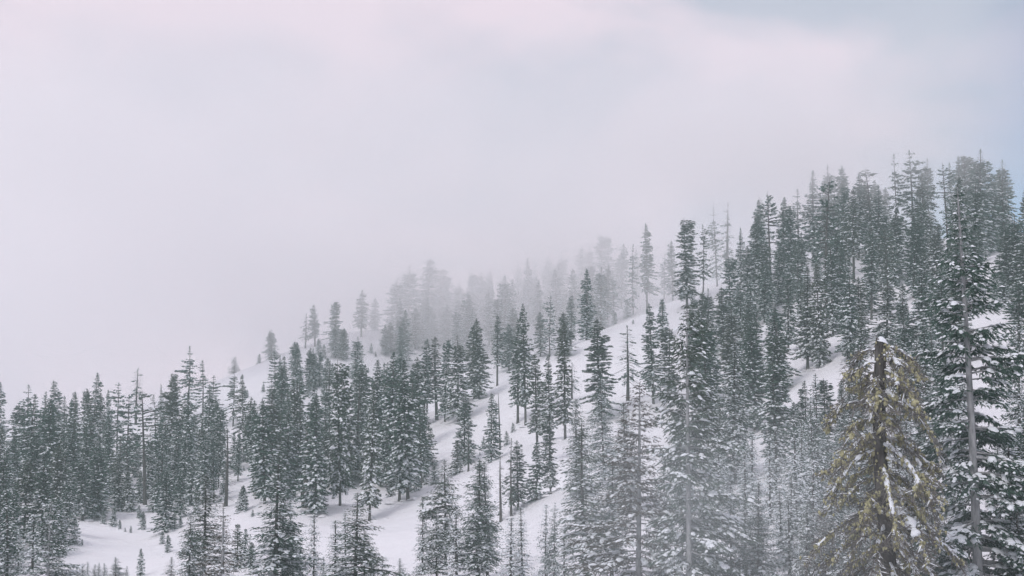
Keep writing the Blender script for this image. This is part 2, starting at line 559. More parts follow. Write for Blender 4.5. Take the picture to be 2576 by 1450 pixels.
def conifer(seed, H=20, cb=.1, R=2.3, prof='column', gap=.54, nb=6, p_up=35, p_lo=-22, sag=-.15, spray=.72, dens=1.25,
            snow=(.75, .2), irr=.35, holes=.12, tr=.18, fine=False, bare=0.0, bend=.25, face_gap=0.0, bark='bark', needles='needles',
            roll=.45, limb=1.0, tip=True, dead_top=0.0, stubs=0, spr_s0=.22, snow_size=1.0):
    rng = np.random.default_rng(seed)
    T, C, S = Acc(), Acc(), Acc()
    bx, by, ph = rng.uniform(-1, 1) * bend, rng.uniform(-1, 1) * bend, rng.uniform(0, 6)

    def axis(h):
        t = np.asarray(h) / H
        return np.stack([bx * np.sin(t * 2.5 + ph) * t + 0 * t, by * np.sin(t * 2.1 + ph * 2) * t + 0 * t, np.asarray(h, float)], -1)
    hs = np.concatenate([[-.6, 0, .25, .7], np.linspace(1.6, H, 16)]) if H > 8 else np.linspace(-.3, H, 9)
    rad = tr * np.clip(1 - np.clip(hs, 0, H) / H, 0, 1) ** .8 + .02
    rad = rad * np.where(hs < .8, 1.22 - .25 * np.clip(hs, 0, 1), 1.0)
    T.tube(axis(hs), rad, 9 if fine else 7)
    pf = profile_fn(prof)
    clump = rng.random((14, 12))
    spr_o, spr_d, spr_l, spr_h = [], [], [], []
    sn_o, sn_d, sn_l, sn_w = [], [], [], []
    fl_o, fl_d, fl_l = [], [], []
    lop_a, lop = rng.uniform(0, 6.28), rng.uniform(.05, .4)
    h = cb * H
    top = H - (.1 if tip else .8)
    az0 = rng.uniform(0, 6.28)
    while h < top:
        t = (h - cb * H) / (H - cb * H)
        rr = R * float(pf(t))
        n = max(2, int(round(nb * rng.uniform(.7, 1.25))))
        for k in range(n):
            az = az0 + 6.283 * k / n + rng.uniform(-.4, .4)
            if face_gap and abs((az + math.pi / 2 + math.pi) % 6.283 - math.pi) < face_gap and rng.random() < .85:
                continue
            if rng.random() < holes: continue
            cl = clump[int(t * 13.9) % 14, int((az % 6.283) / 6.284 * 12)]
            r = rr * (1 - irr + irr * 1.7 * cl) * rng.uniform(.75, 1.2) * (1 + lop * math.cos(az - lop_a))
            r = max(r, .12)
            pitch = math.radians(p_lo + (p_up - p_lo) * t ** 1.4 + rng.uniform(-9, 9))
            sg = sag * (1 - t) * rng.uniform(.4, 1.6)
            s = np.linspace(0, 1, 6)
            hz = r * s * math.cos(pitch)
            vz = r * (math.sin(pitch) * s + sg * s * s + (.16 * (1 - t)) * np.clip(s - .55, 0, 1) ** 2 * 2.2)
            wob = np.cumsum(rng.normal(0, .05 * r / 2.2, 6)) * s
            base = axis(h + rng.uniform(-.12, .12) * min(1, r))
            pts = base + np.stack([hz * math.cos(az) - wob * math.sin(az), hz * math.sin(az) + wob * math.cos(az), vz], -1)
            br = limb * (.012 + .016 * r) * (1 - .85 * s)
            C.tube(pts, br, 4 if fine else 3, 1, cap=False)
            dead = rng.random() < bare or t > 1 - dead_top
            if dead:
                for q in range(int(3 + r * 3)):
                    ss = rng.uniform(.3, 1)
                    o = np.array([np.interp(ss, s, pts[:, i]) for i in range(3)])
                    a2 = az + rng.choice([-1, 1]) * rng.uniform(.5, 1.1)
                    ln = rng.uniform(.2, .5) * min(1.2, r)
                    e = o + ln * np.array([math.cos(a2), math.sin(a2), rng.uniform(-.6, .3)])
                    C.tube([o, (o + e) / 2 + rng.normal(0, .03, 3), e], [.012 * limb, .009 * limb, .004], 3, 1, cap=False)
                if rng.random() < snow[0] * .5:
                    sn_o.append(pts[1]); sn_d.append(pts[4] - pts[1]); sn_l.append(r * .6); sn_w.append(.22 / max(r, .4))
                continue
            snp = 1.15 * snow[0] + (.5 * snow[1] - 1.15 * snow[0]) * (h / H) ** .85
            if not fine:
                m = max(2, int(r * (1 - spr_s0) / (spray * .38) * dens))
                ss = np.linspace(spr_s0, 1, m) + rng.uniform(-.05, .05, m)
                for side in (-1, 1):
                    for x in ss:
                        o = np.array([np.interp(x, s, pts[:, i]) for i in range(3)])
                        a2 = az + side * rng.uniform(.35, 1.1) * (1.15 - .6 * x)
                        d = np.array([math.cos(a2), math.sin(a2), rng.uniform(-.55, .22) + .5 * math.sin(pitch) * .6])
                        l = spray * rng.uniform(.65, 1.2) * (1.1 - .35 * x)
                        l = min(l, .10 + r * .7)
                        spr_o.append(o); spr_d.append(d); spr_l.append(l)
                        if rng.random() < snp * .55:
                            sn_o.append(o + d * l * .05 + np.array([0, 0, .02])); sn_d.append(d * np.array([1, 1, .7])); sn_l.append(l * rng.uniform(.6, 1.0) * snow_size); sn_w.append(rng.uniform(.8, 1.25))
                if r > .5 and rng.random() < snp:
                    sn_o.append(pts[2] + np.array([0, 0, .05])); sn_d.append(pts[5] - pts[2]); sn_l.append(min(1.0, r * rng.uniform(.45, .7))); sn_w.append(rng.uniform(.7, 1.1))
                spr_o.append(pts[4]); spr_d.append(pts[5] - pts[3] + 1e-4); spr_l.append(min(spray, .1 + r * .7))
                if rng.random() < snp:
                    sn_o.append(pts[4]); sn_d.append(pts[5] - pts[3] + 1e-4); sn_l.append(min(spray, .1 + r * .6)); sn_w.append(1)
            else:
                m = max(2, int(r * (1 - spr_s0) / .30 * dens))
                ss = np.clip(np.linspace(spr_s0, 1, m) + rng.uniform(-.04, .04, m), 0, 1)
                for i_, x in enumerate(ss):
                    o = np.array([np.interp(x, s, pts[:, i]) for i in range(3)])
                    for side in ((-1, 1) if x < .97 else (0,)):
                        a2 = az + side * rng.uniform(.45, .95)
                        l2 = (min(.42, .1 + .45 * r) + .52 * r * (1 - x) ** .7 * x ** .3) * rng.uniform(.7, 1.2)
                        l2 = min(l2, 1.25)
                        zz = rng.uniform(-.62, .08) + .4 * math.sin(pitch)
                        d = np.array([math.cos(a2), math.sin(a2), zz])
                        kk = max(2, int(l2 / (spray * .56)))
                        for y in np.linspace(.12, 1, kk):
                            oo = o + d * l2 * y
                            for sd in ((-1, 1) if y < .95 else (0,)):
                                a3 = a2 + sd * rng.uniform(.5, 1.0)
                                spr_o.append(oo); spr_d.append((math.cos(a3), math.sin(a3), zz + rng.uniform(-.6, .15)))
                                spr_l.append(spray * rng.uniform(.7, 1.25) * (1.05 - .3 * y) * min(1, .35 + .6 * r))
                                if rng.random() < snp * .8:
                                    fl_o.append(oo); fl_d.append((math.cos(a3), math.sin(a3), zz * .6)); fl_l.append(spray * rng.uniform(.5, .95) * snow_size)
                        if rng.random() < snp * .6:
                            w = min(.75, l2 * rng.uniform(.55, .85)) * snow_size
                            sn_o.append(o + np.array([0, 0, .03])); sn_d.append(d); sn_l.append(w); sn_w.append(rng.uniform(.8, 1.3))
                        elif rng.random() < snp * .6:
                            sn_o.append(o + d * l2 * rng.uniform(.3, .7)); sn_d.append(d); sn_l.append(l2 * .5 * snow_size); sn_w.append(1.2)
        az0 += 2.4 + rng.uniform(-.5, .5)
        h += gap * rng.uniform(.6, 1.4) * (1 - .35 * t)
    for q in range(stubs):
        hh = rng.uniform(.06, max(cb, .1)) * H
        az = rng.uniform(0, 6.28); r = rng.uniform(.3, 1.1)
        b = axis(hh)
        e = b + np.array([r * math.cos(az), r * math.sin(az), rng.uniform(-.5, .1) * r])
        C.tube([b, (b + e) / 2 + np.array([0, 0, .05]), e], [.03, .02, .008], 3, 1, cap=False)
    if tip:
        n = 6
        for q in range(n):
            hh = H - .1 - q * .10 * (spray / .75 + .3)
            az = rng.uniform(0, 6.28)
            spr_o.append(axis(hh)); spr_d.append((math.cos(az) * (.2 + .12 * q), math.sin(az) * (.2 + .12 * q), 1.0)); spr_l.append(spray * .42)
    if spr_o:
        O, D, Ls = np.array(spr_o, float), np.array(spr_d, float), np.array(spr_l, float)
        D, Sd, Up = frames(D, rng, roll)
        ch = rng.integers(0, 4, len(O))
        lib = BRUSHES if fine else SPRAYS
        for c in range(4):
            k = ch == c
            wd = rng.uniform(.8, 1.2, k.sum())
            C.stamp(*lib[c], O[k], D[k], Sd[k], Up[k], Ls[k], Ls[k] * wd, Ls[k] * wd, 0)
    if sn_o:
        O, D, Ls, Wd = np.array(sn_o, float), np.array(sn_d, float), np.array(sn_l, float), np.array(sn_w, float)
        D, Sd, Up = frames(D, rng, .18)
        lib = LUMPS_FINE if fine else LUMPS
        ch = rng.integers(0, len(lib), len(O))
        for c in range(len(lib)):
            k = ch == c
            S.stamp(*lib[c], O[k], D[k], Sd[k], Up[k], Ls[k], Ls[k] * Wd[k], Ls[k] * (.95 if not fine else .62) * rng.uniform(.7, 1.3, k.sum()), 0)
    if fl_o:
        O, D, Ls = np.array(fl_o, float), np.array(fl_d, float), np.array(fl_l, float)
        D, Sd, Up = frames(D, rng, .25)
        ch = rng.integers(0, 4, len(O))
        for c in range(4):
            k = ch == c
            S.stamp(*LUMPS[c], O[k], D[k], Sd[k], Up[k], Ls[k], Ls[k] * .9, Ls[k] * .6)
    return dict(H=H, R=R, trunk=T.mesh('trunk', [bark], True), crown=C.mesh('crown', [needles, bark]), snow=S.mesh('snow_load', ['tree_snow'], fine))


PROTO = {}


def protos():
    def put(k, **kw): PROTO.setdefault(k, []).append(conifer(len(PROTO) * 31 + len(PROTO.get(k, [])) * 7 + 5, **kw))
    for i in range(7):      # full crowned firs
        put('F', H=20, cb=[.05, .10, .16, .08, .13, .12, .09][i], R=[2.1, 2.3, 2.0, 2.5, 1.9, 2.2, 2.4][i], prof=['column', 'column', 'cone', 'column', 'column', 'blunt', 'column'][i], dead_top=[0, 0, 0, 0, 0, 0, .14][i], tip=i != 5, bend=[.25, .5, .2, .6, .3, .5, .3][i],
            snow=[(.85, .25), (.7, .15), (.95, .5), (.65, .12), (.95, .4), (.8, .2), (.9, .2)][i], irr=[.5, .65, .4, .6, .55, .7, .5][i], stubs=8)
    for i in range(4):      # firs with long bare stems
        put('B', H=24, cb=[.20, .30, .16, .24][i], R=[2.0, 1.8, 2.3, 2.1][i], snow=[(.7, .15), (.8, .2), (.6, .1), (.75, .15)][i], irr=.5, holes=.2, stubs=18, tr=.22)
    for i in range(4):      # open, layered hemlocks
        put('H', H=18, cb=[.14, .24, .10, .2][i], R=[3.0, 2.6, 3.2, 2.8][i], prof=['cone', 'column', 'cone', 'column'][i], gap=.75, nb=4, irr=.75, holes=.25,
            snow=[(.75, .35), (.7, .2), (.8, .4), (.6, .2)][i], p_lo=-18, p_up=28, stubs=10, bare=.08, limb=1.5, bend=.5)
    for i in range(3):      # old pines with ragged flat tops
        put('P', H=24, cb=[.30, .42, .34][i], R=[3.0, 2.6, 3.3][i], prof='flat', gap=.75, nb=4, irr=.8, holes=.32, p_lo=-12, p_up=32, sag=-.05,
            snow=(.5, .15), tip=False, spr_s0=.45, limb=2.4, stubs=16, tr=.32, bend=.7, bare=.14)
    for i in range(4):      # young snow-laden spires
        put('S', H=6, cb=.03, R=[.85, 1.0, .75, 1.1][i], prof='spire', gap=.30, nb=5, spray=.42, snow=[(.9, .4), (1, .6), (.75, .25), (.9, .5)][i], tr=.08, irr=.3,
            p_lo=-18, p_up=40, bend=.06, holes=.12)
    for i in range(3):      # nearly dead trees, bare drooping boughs
        put('D', H=18, cb=[.12, .2, .28][i], R=[1.7, 2.0, 2.6][i], prof=['column', 'cone', 'column'][i], gap=.5, nb=4, bare=[.97, .75, .85][i], irr=.5, holes=.2,
            p_lo=-30, p_up=5, sag=-.25, snow=(.35, .1), limb=1.2, tr=.26, stubs=8)
    put('K', H=14, cb=.3, R=.35, gap=1.6, nb=2, bare=1.0, holes=.5, tr=.22, tip=False, snow=(.1, .1), stubs=10, limb=1.5)
    # the closer trees, built of single twigs
    for i in range(4):
        put('Fn', H=20, cb=[.08, .15, .10, .05][i], R=[2.3, 2.2, 2.6, 2.0][i], prof=['column', 'column', 'cone', 'spire'][i], gap=.42, nb=5, fine=True, spray=.43, dens=1.0,
            snow=[(.75, .25), (.5, .12), (.85, .4), (.8, .3)][i], irr=[.4, .55, .35, .3][i], stubs=8, holes=.2)
    for i in range(3):
        put('Hn', H=16, cb=[.12, .2, .05][i], R=[3.2, 2.9, 3.4][i], prof=['cone', 'column', 'cone'][i], gap=.52, nb=5, fine=True, spray=.42, dens=1.0,
            snow=[(.55, .25), (.6, .2), (.45, .2)][i], irr=.6, holes=.14, p_lo=-16, p_up=30, stubs=12, limb=1.3)
    for i in range(3):
        put('Sn', H=7, cb=.02, R=[1.2, .95, 1.4][i], prof='spire', gap=.30, nb=5, fine=True, spray=.24, dens=1.0, snow=[(.6, .3), (.75, .35), (.5, .2)][i], tr=.09, irr=.3,
            p_lo=-12, p_up=40, bend=.06, holes=.12)
    put('Dn', H=18, cb=.12, R=2.2, gap=.5, nb=4, bare=.85, irr=.5, holes=.2, p_lo=-30, p_up=5, sag=-.25, snow=(.35, .1), limb=1.2, tr=.26, stubs=8, fine=True, spray=.34)
    # individual close trees with smooth pale stems
    put('W', H=24, cb=.10, R=4.0, prof='column', gap=.58, nb=5, fine=True, spray=.50, dens=1.0, snow=(.5, .12), irr=.5, holes=.12, p_lo=-10, p_up=32,
        face_gap=.5, bark='bark_pale', tr=.26, bend=.2, snow_size=1.15)
    put('W', H=22, cb=.05, R=3.6, prof='column', gap=.56, nb=5, fine=True, spray=.42, dens=1.0, snow=(.4, .05), irr=.45, holes=.12, p_lo=-10, p_up=32,
        face_gap=.45, bark='bark_pale', needles='needles_rust', tr=.22, bend=.2)
    put('W', H=16, cb=.03, R=3.0, prof='cone', gap=.55, nb=4, fine=True, spray=.34, dens=1.0, snow=(.5, .0), irr=.4, holes=.12, p_lo=-6, p_up=34,
        face_gap=.55, bark='bark_pale', needles='needles_rust', tr=.20, bend=.1)


protos()

# ------------------------------------------------------------------ where the trees stand
CROP = {1: (0, 325, 5.77), 2: (225, 325, 5.77), 3: (437.5, 325, 5.77), 4: (625, 325, 5.773), 5: (800, 325, 5.772), 6: (750, 125, 5.8), 7: (500, 200, 6.444), 8: (225, 250, 7.25)}
# view, column of the tip, row of the tip, row of the foot, crown width, kind
TREES = '''
1 118 460 780 110 F
1 168 480 790 50 F
1 205 490 780 50 F
1 285 425 1010 125 F
1 380 408 800 75 F
1 410 425 780 40 F
1 447 380 800 80 F
1 540 275 800 90 B
1 585 390 800 70 F
1 500 370 780 60 F
1 632 372 760 45 F
1 685 332 748 110 H
1 790 250 578 100 D
1 850 362 1040 125 P
1 935 340 600 40 F
1 985 300 840 125 F
1 1085 120 560 140 H
1 1000 272 560 60 F
1 1175 205 620 140 H
1 1240 290 640 110 H
1 1100 380 980 95 F
1 1205 340 850 95 F
1 1275 470 870 80 F
1 1350 235 585 95 H
1 1430 515 787 52 S
1 1378 630 800 36 S
1 1355 615 830 40 S
1 1310 590 1050 100 D
1 1185 850 1520 150 Fn
1 1290 1020 1600 190 W
1 1405 925 1072 75 S
1 745 630 880 80 F
1 690 765 1075 90 F
1 738 840 1078 85 F
1 570 690 1112 140 F
1 485 770 1130 110 F
1 960 830 1195 125 F
1 1045 840 1110 80 F
1 1010 680 1010 90 F
1 900 880 1080 66 S
1 1010 1065 1182 34 S
1 1042 1100 1172 44 S
1 430 1110 1266 62 S
1 390 900 1195 80 F
1 360 1130 1330 66 S
1 285 975 1640 165 W
1 150 775 1240 135 F
1 20 740 1330 120 F
1 2 585 1000 70 F
1 45 660 1020 70 F
1 85 940 1345 110 F
1 250 790 1270 140 F
1 330 690 1080 110 F
1 190 620 1000 100 F
1 95 640 1010 90 F
1 340 1000 1250 90 F
1 430 620 1000 110 F
1 545 660 1010 90 F
1 620 560 940 80 F
1 790 610 820 60 F
1 655 800 1000 60 S
1 860 620 1010 90 F
1 920 560 960 90 F
1 1035 500 900 90 F
1 1060 640 1010 80 F
1 1150 560 900 80 F
1 1230 560 880 70 F
1 1180 700 1010 90 F
1 1110 780 1040 70 S
1 808 890 1030 44 S
1 790 770 880 44 S
1 30 1210 1440 60 S
1 110 1200 1440 80 S
1 0 1010 1400 90 F
1 408 1365 1470 34 S
1 445 1390 1480 32 S
1 480 1370 1470 34 S
1 505 1358 1460 36 S
1 548 1375 1490 48 S
1 572 1365 1470 36 S
1 602 1368 1490 48 S
1 665 1332 1500 66 H
1 732 1385 1480 44 S
1 815 1285 1450 40 S
1 988 1332 1530 115 Sn
1 1080 1385 1530 80 Sn
1 1122 1380 1520 70 Sn
1 1105 1170 1332 62 S
1 970 1205 1312 34 S
1 938 1185 1265 40 S
1 825 1070 1182 36 S
1 755 1155 1200 24 S
1 722 1165 1195 20 S
1 692 1120 1180 34 S
1 475 1230 1270 28 S
1 658 1050 1166 60 S
1 600 1070 1150 60 S
1 805 1035 1118 36 S
1 1375 1145 1395 72 S
1 1415 1172 1350 44 S
1 1450 1248 1402 46 S
1 1415 368 425 24 S
1 1400 430 468 22 S
2 270 30 195 110 H
2 285 150 486 95 H
2 325 172 430 44 F
2 355 178 560 70 B
2 370 330 600 120 H
2 415 98 385 74 F
2 490 130 370 60 F
2 515 135 365 74 F
2 547 150 352 52 F
2 435 290 400 40 S
2 222 336 386 20 S
2 115 368 424 22 S
2 128 370 420 18 S
2 640 0 190 56 F
2 685 18 200 60 F
2 765 66 312 130 F
2 575 300 436 44 S
2 590 190 330 60 S
2 620 220 340 56 S
2 482 320 405 36 S
2 672 195 1045 120 F
2 710 285 920 150 F
2 237 424 1032 130 F
2 310 452 970 120 F
2 400 560 1000 90 F
2 450 415 1010 90 F
2 530 393 1092 130 F
2 465 520 1052 60 K
2 575 560 920 70 B
2 762 318 900 24 K
2 795 388 830 80 F
2 620 640 955 60 B
2 880 198 860 105 F
2 960 155 940 125 F
2 1060 198 1010 130 F
2 1010 330 1016 110 F
2 840 330 1130 110 F
2 900 560 935 80 F
2 960 620 930 90 F
2 1035 520 975 80 F
2 700 560 930 110 F
2 775 640 900 80 F
2 1150 78 590 75 B
2 1225 66 550 115 B
2 1270 72 560 70 F
2 1350 58 560 130 F
2 1380 400 802 110 F
2 1405 560 845 60 D
2 1340 660 860 60 S
2 1182 590 812 62 S
2 1155 660 800 30 K
2 1150 780 925 46 S
2 1105 810 960 60 S
2 1130 585 660 40 S
2 1440 0 425 110 B
2 1140 985 1440 95 Sn
2 1275 765 1420 205 Hn
2 1210 790 920 50 S
2 1225 1100 1500 120 Hn
2 1460 770 1520 140 Fn
2 515 1060 1520 95 Fn
2 300 780 1580 200 Fn
2 385 1000 1420 110 Fn
2 752 960 1600 260 Hn
2 700 1080 1500 90 Fn
2 430 1288 1450 62 Sn
2 910 1325 1500 60 Sn
2 1010 1340 1500 72 Sn
2 570 1330 1490 56 Sn
2 860 1310 1480 60 Sn
2 160 1253 1372 42 S
2 165 1378 1560 90 Sn
2 105 922 1072 82 S
2 160 1060 1105 36 S
2 110 810 842 14 S
2 130 515 787 52 F
3 240 -40 430 115 F
3 345 -60 352 64 B
3 310 388 792 86 F
3 362 390 732 14 K
3 265 640 712 42 S
3 400 608 692 40 S
3 245 730 755 14 S
3 575 165 690 100 B
3 650 165 790 84 B
3 735 -20 660 110 B
3 775 215 440 82 D
3 935 -40 560 160 F
3 1095 0 445 140 D
3 575 668 1010 74 S
3 652 540 972 84 F
3 366 728 1138 74 D
3 425 650 1112 80 D
3 465 664 1065 105 B
3 435 560 620 50 S
3 230 768 1480 115 Fn
3 290 780 1500 150 Fn
3 420 1105 1560 130 Fn
3 490 1040 1500 100 Fn
3 620 1028 1540 82 Fn
3 670 1015 1540 92 Hn
3 860 560 1560 270 Fn
3 800 420 1000 130 Fn
3 1150 320 1700 330 W
3 1440 -150 1720 320 W
3 730 1150 1560 90 Fn
3 960 300 900 130 Fn
3 1080 440 1100 150 Fn
3 1000 760 1500 200 Fn
3 1300 700 1600 180 Hn
7 35 488 790 95 F
7 155 508 760 66 F
7 205 500 760 60 F
7 315 368 740 95 F
7 400 338 740 100 F
7 185 370 700 60 F
7 222 356 700 50 F
7 530 300 700 95 F
7 650 220 690 135 F
7 780 280 690 90 F
7 120 420 720 60 F
7 600 420 760 90 F
7 855 280 742 84 H
7 945 150 716 90 B
7 1110 264 650 80 B
7 1055 345 640 70 H
7 1200 112 690 128 F
7 1305 158 600 80 H
7 1395 42 560 105 H
7 1458 14 520 115 D
7 1550 180 540 66 F
7 1665 0 520 90 F
7 555 443 905 96 F
7 645 430 830 110 F
7 690 424 780 70 B
7 735 460 780 80 H
7 455 610 945 80 B
7 415 720 1010 120 F
7 320 618 1010 90 H
7 165 665 1452 95 B
7 115 770 1440 105 B
7 260 720 1010 80 F
7 60 800 1100 110 F
7 985 668 1320 115 B
7 1045 636 900 66 S
7 1092 815 1340 135 F
7 858 768 802 26 S
7 1240 628 1010 80 F
7 1340 570 1000 130 F
7 1440 560 1000 120 F
7 1500 690 1120 130 F
7 1530 510 832 54 B
7 1610 480 980 90 F
7 1480 820 1340 140 F
7 1345 780 1300 130 F
7 1640 700 1250 120 F
7 1580 640 1000 90 F
7 740 720 800 50 S
7 820 640 760 60 S
8 585 460 712 80 D
8 655 395 700 80 B
8 805 365 740 84 F
8 990 285 630 90 B
8 1085 345 585 80 F
8 860 560 730 70 F
8 515 662 900 80 F
8 680 640 760 50 S
8 718 680 790 36 S
8 1060 672 748 30 S
8 1092 735 775 22 S
8 1040 850 890 26 S
8 1250 200 640 170 F
8 1330 110 640 170 F
8 1470 60 640 180 F
8 1560 130 600 170 F
8 1200 520 740 90 F
8 1290 480 760 130 F
8 1380 420 720 130 F
8 1700 230 620 160 F
8 1790 130 560 110 F
8 1880 160 560 110 F
8 2030 185 700 150 F
8 1500 420 700 120 F
8 1610 400 700 130 F
8 1760 380 720 140 F
8 1165 540 760 80 F
8 340 575 780 120 F
8 70 770 870 80 F
8 250 750 822 40 S
6 60 420 800 90 F
6 112 374 1055 120 P
6 185 420 900 85 F
6 235 474 960 115 F
6 30 545 1020 100 F
6 360 262 800 120 F
6 430 298 1215 130 P
6 440 235 760 130 F
6 525 238 760 125 F
6 545 342 900 70 F
6 592 368 920 90 B
6 622 284 780 90 F
6 690 248 780 120 P
6 738 344 820 110 F
6 850 168 760 120 H
6 930 148 760 170 H
6 1005 278 760 110 F
6 1140 208 800 95 P
6 1190 300 820 100 F
6 1310 143 760 180 F
6 1460 203 700 120 F
6 1400 300 720 100 F
6 1582 355 760 70 F
6 1530 515 1000 140 F
6 1590 600 1150 150 F
6 1480 625 1010 130 F
6 1412 820 1088 50 F
6 850 490 900 130 F
6 960 550 960 140 F
6 1080 590 960 110 F
6 780 600 950 110 F
6 700 600 900 100 F
6 700 820 1100 110 F
6 622 880 1285 140 F
6 785 900 1290 140 F
6 995 770 1420 150 F
6 890 1000 1350 110 F
6 325 820 1420 130 F
6 140 1030 1560 155 F
6 400 800 1410 110 F
6 215 860 1330 90 B
6 1180 650 1050 120 F
6 1090 880 1260 110 F
6 1300 560 980 120 F
6 470 640 1010 110 F
6 300 620 1000 100 F
6 160 700 1050 100 F
6 80 800 1150 100 F
6 500 820 1200 90 F
6 560 1000 1360 100 F
6 920 1150 1450 120 F
6 1540 900 1450 150 F
6 1470 860 1060 60 S
6 1450 1140 1180 30 S
6 1200 900 1330 100 F
5 130 300 775 130 F
5 240 310 700 60 S
5 1240 -60 930 140 F
5 1205 318 390 30 S
5 1290 380 1050 130 F
5 1150 78 200 46 S
5 310 60 420 90 F
5 600 -40 470 130 F
5 720 -60 560 120 F
5 820 160 620 120 F
5 70 430 1115 150 Hn
5 0 650 1150 130 Fn
5 170 900 1560 150 Fn
5 30 1010 1600 120 Fn
5 650 560 1300 180 Fn
5 900 420 1300 170 Fn
5 760 900 1600 200 Fn
5 1200 700 1650 260 Fn
5 1250 1000 1700 240 Fn
5 300 1100 1650 200 Fn
4 612 100 930 180 Fn
4 480 0 720 160 F
4 740 60 412 90 F
4 730 620 1000 105 Sn
4 868 -20 720 170 F
4 980 640 1200 150 Fn
4 960 860 1330 150 Fn
4 690 740 1190 140 Fn
4 830 640 1180 100 Fn
4 690 980 1500 170 Fn
4 900 940 1400 120 Fn
4 1042 1015 1600 90 W
4 1165 1040 1600 130 W
4 650 180 800 110 F
4 560 420 900 130 Fn
4 420 300 820 130 F
4 1100 540 1000 120 Fn
4 1040 320 800 100 B
4 780 1080 1420 120 Fn
'''
NAMES = {'F': 'fir_tree', 'Fn': 'fir_tree', 'B': 'bare_stemmed_fir', 'H': 'hemlock_tree', 'Hn': 'hemlock_tree', 'P': 'pine_tree', 'S': 'young_fir', 'Sn': 'young_fir',
         'D': 'dead_tree', 'Dn': 'dead_tree', 'K': 'snag', 'W': 'pale_stemmed_fir'}
PLACED = []


# columns, distances, rows of the feet, count, heights, kinds: trees that close the gaps in the stands
STANDS = [
    ((-8, 225), (225, 340), (455, 520), 28, (8, 17), 'FFHBS'),
    ((235, 430), (240, 330), (430, 495), 16, (9, 17), 'FHBF'),
    ((690, 1030), (200, 400), (262, 440), 62, (9, 19), 'FFHBSF'),
    ((640, 1030), (105, 200), (440, 540), 34, (6, 13), 'FHSF'),
    ((650, 1040), (72, 100), (570, 640), 18, (5, 10), 'FHS'),
    ((392, 640), (425, 510), (290, 400), 22, (14, 22), 'FFB'),
    ((780, 1030), (360, 430), (215, 300), 16, (18, 24), 'FHF'),
    ((0, 230), (215, 330), (455, 540), 26, (6, 12), 'S'),
    ((240, 430), (190, 320), (425, 520), 14, (5, 11), 'S'),
    ((395, 600), (420, 480), (290, 400), 8, (15, 21), 'F'),
    ((700, 1020), (140, 260), (380, 500), 16, (6, 12), 'S'),
    ((0, 235), (240, 335), (455, 520), 16, (12, 19), 'BFH'),
    ((245, 425), (222, 320), (430, 505), 26, (13, 20), 'FBFH'),
    ((330, 520), (300, 350), (395, 440), 10, (12, 18), 'BFH'),
]


def in_clearing(u, v):
    """open snow: the dome, the meadow, the gullies"""
    for poly in (((430, 410), (545, 335), (700, 285), (700, 330), (640, 430), (560, 470), (430, 470)), ((60, 545), (70, 524), (200, 520), (240, 480), (262, 500), (200, 576), (60, 576)),
                 ((370, 530), (430, 490), (500, 470), (470, 560), (380, 576)), ((740, 450), (770, 440), (775, 480), (740, 480)), ((970, 300), (1024, 330), (1005, 400), (985, 360)),
                 ((235, 400), (330, 335), (390, 335), (260, 420), (235, 470)), ((780, 372), (850, 372), (870, 430), (790, 440))):
        inside = False
        for (x1, y1), (x2, y2) in zip(poly, poly[1:] + poly[:1]):
            if (y1 > v) != (y2 > v) and u < (x2 - x1) * (v - y1) / (y2 - y1) + x1: inside = not inside
        if inside: return True
    return False


def fill_trees(rng):
    for (u0, u1), (d0, d1), (v0, v1), n, (h0, h1), kinds in STANDS:
        made = tries = 0
        while made < n and tries < 4000:
            tries += 1
            Y = rng.uniform(d0, d1)
            a, _ = ray(rng.uniform(u0, u1), 300)
            x = a * Y
            g = float(ground(x, Y))
            u, v = project(x, Y, g)
            if not (v0 < v < v1) or in_clearing(u, v): continue
            if any((q['loc'][0] - x) ** 2 + (q['loc'][1] - Y) ** 2 < 6.0 for q in PLACED): continue
            Ht = rng.uniform(h0, h1)
            k = rng.choice(kinds)
            if k == 'S': Ht *= .5
            if k in 'FHS' and Y < 150: k += 'n'
            if k == 'Fn' and Ht < 8: k = 'Sn'
            p = rng.choice(PROTO[k])
            sz = Ht / p['H']
            sx = sz * rng.uniform(1.1, 1.55)
            PLACED.append(dict(kind=k, p=p, u=u, vt=project(x, Y, g + Ht)[1], vb=v, Y=Y, H=Ht, W=sx * p['R'] * 2, loc=(x, Y, g), sc=(sx, sx, sz), rz=rng.uniform(0, 6.28)))
            made += 1


TREES_IN_FRONT = '''
1 55 930 1580 120 Fn
1 195 1080 1600 130 Fn
1 1100 1090 1580 110 Hn
2 350 960 1560 130 Fn
2 640 1120 1580 120 Fn
2 810 1180 1560 110 Hn
2 1340 1060 1560 120 Fn
4 760 900 1560 130 Fn
4 600 880 1600 150 Hn
5 60 760 1560 140 Fn
'''


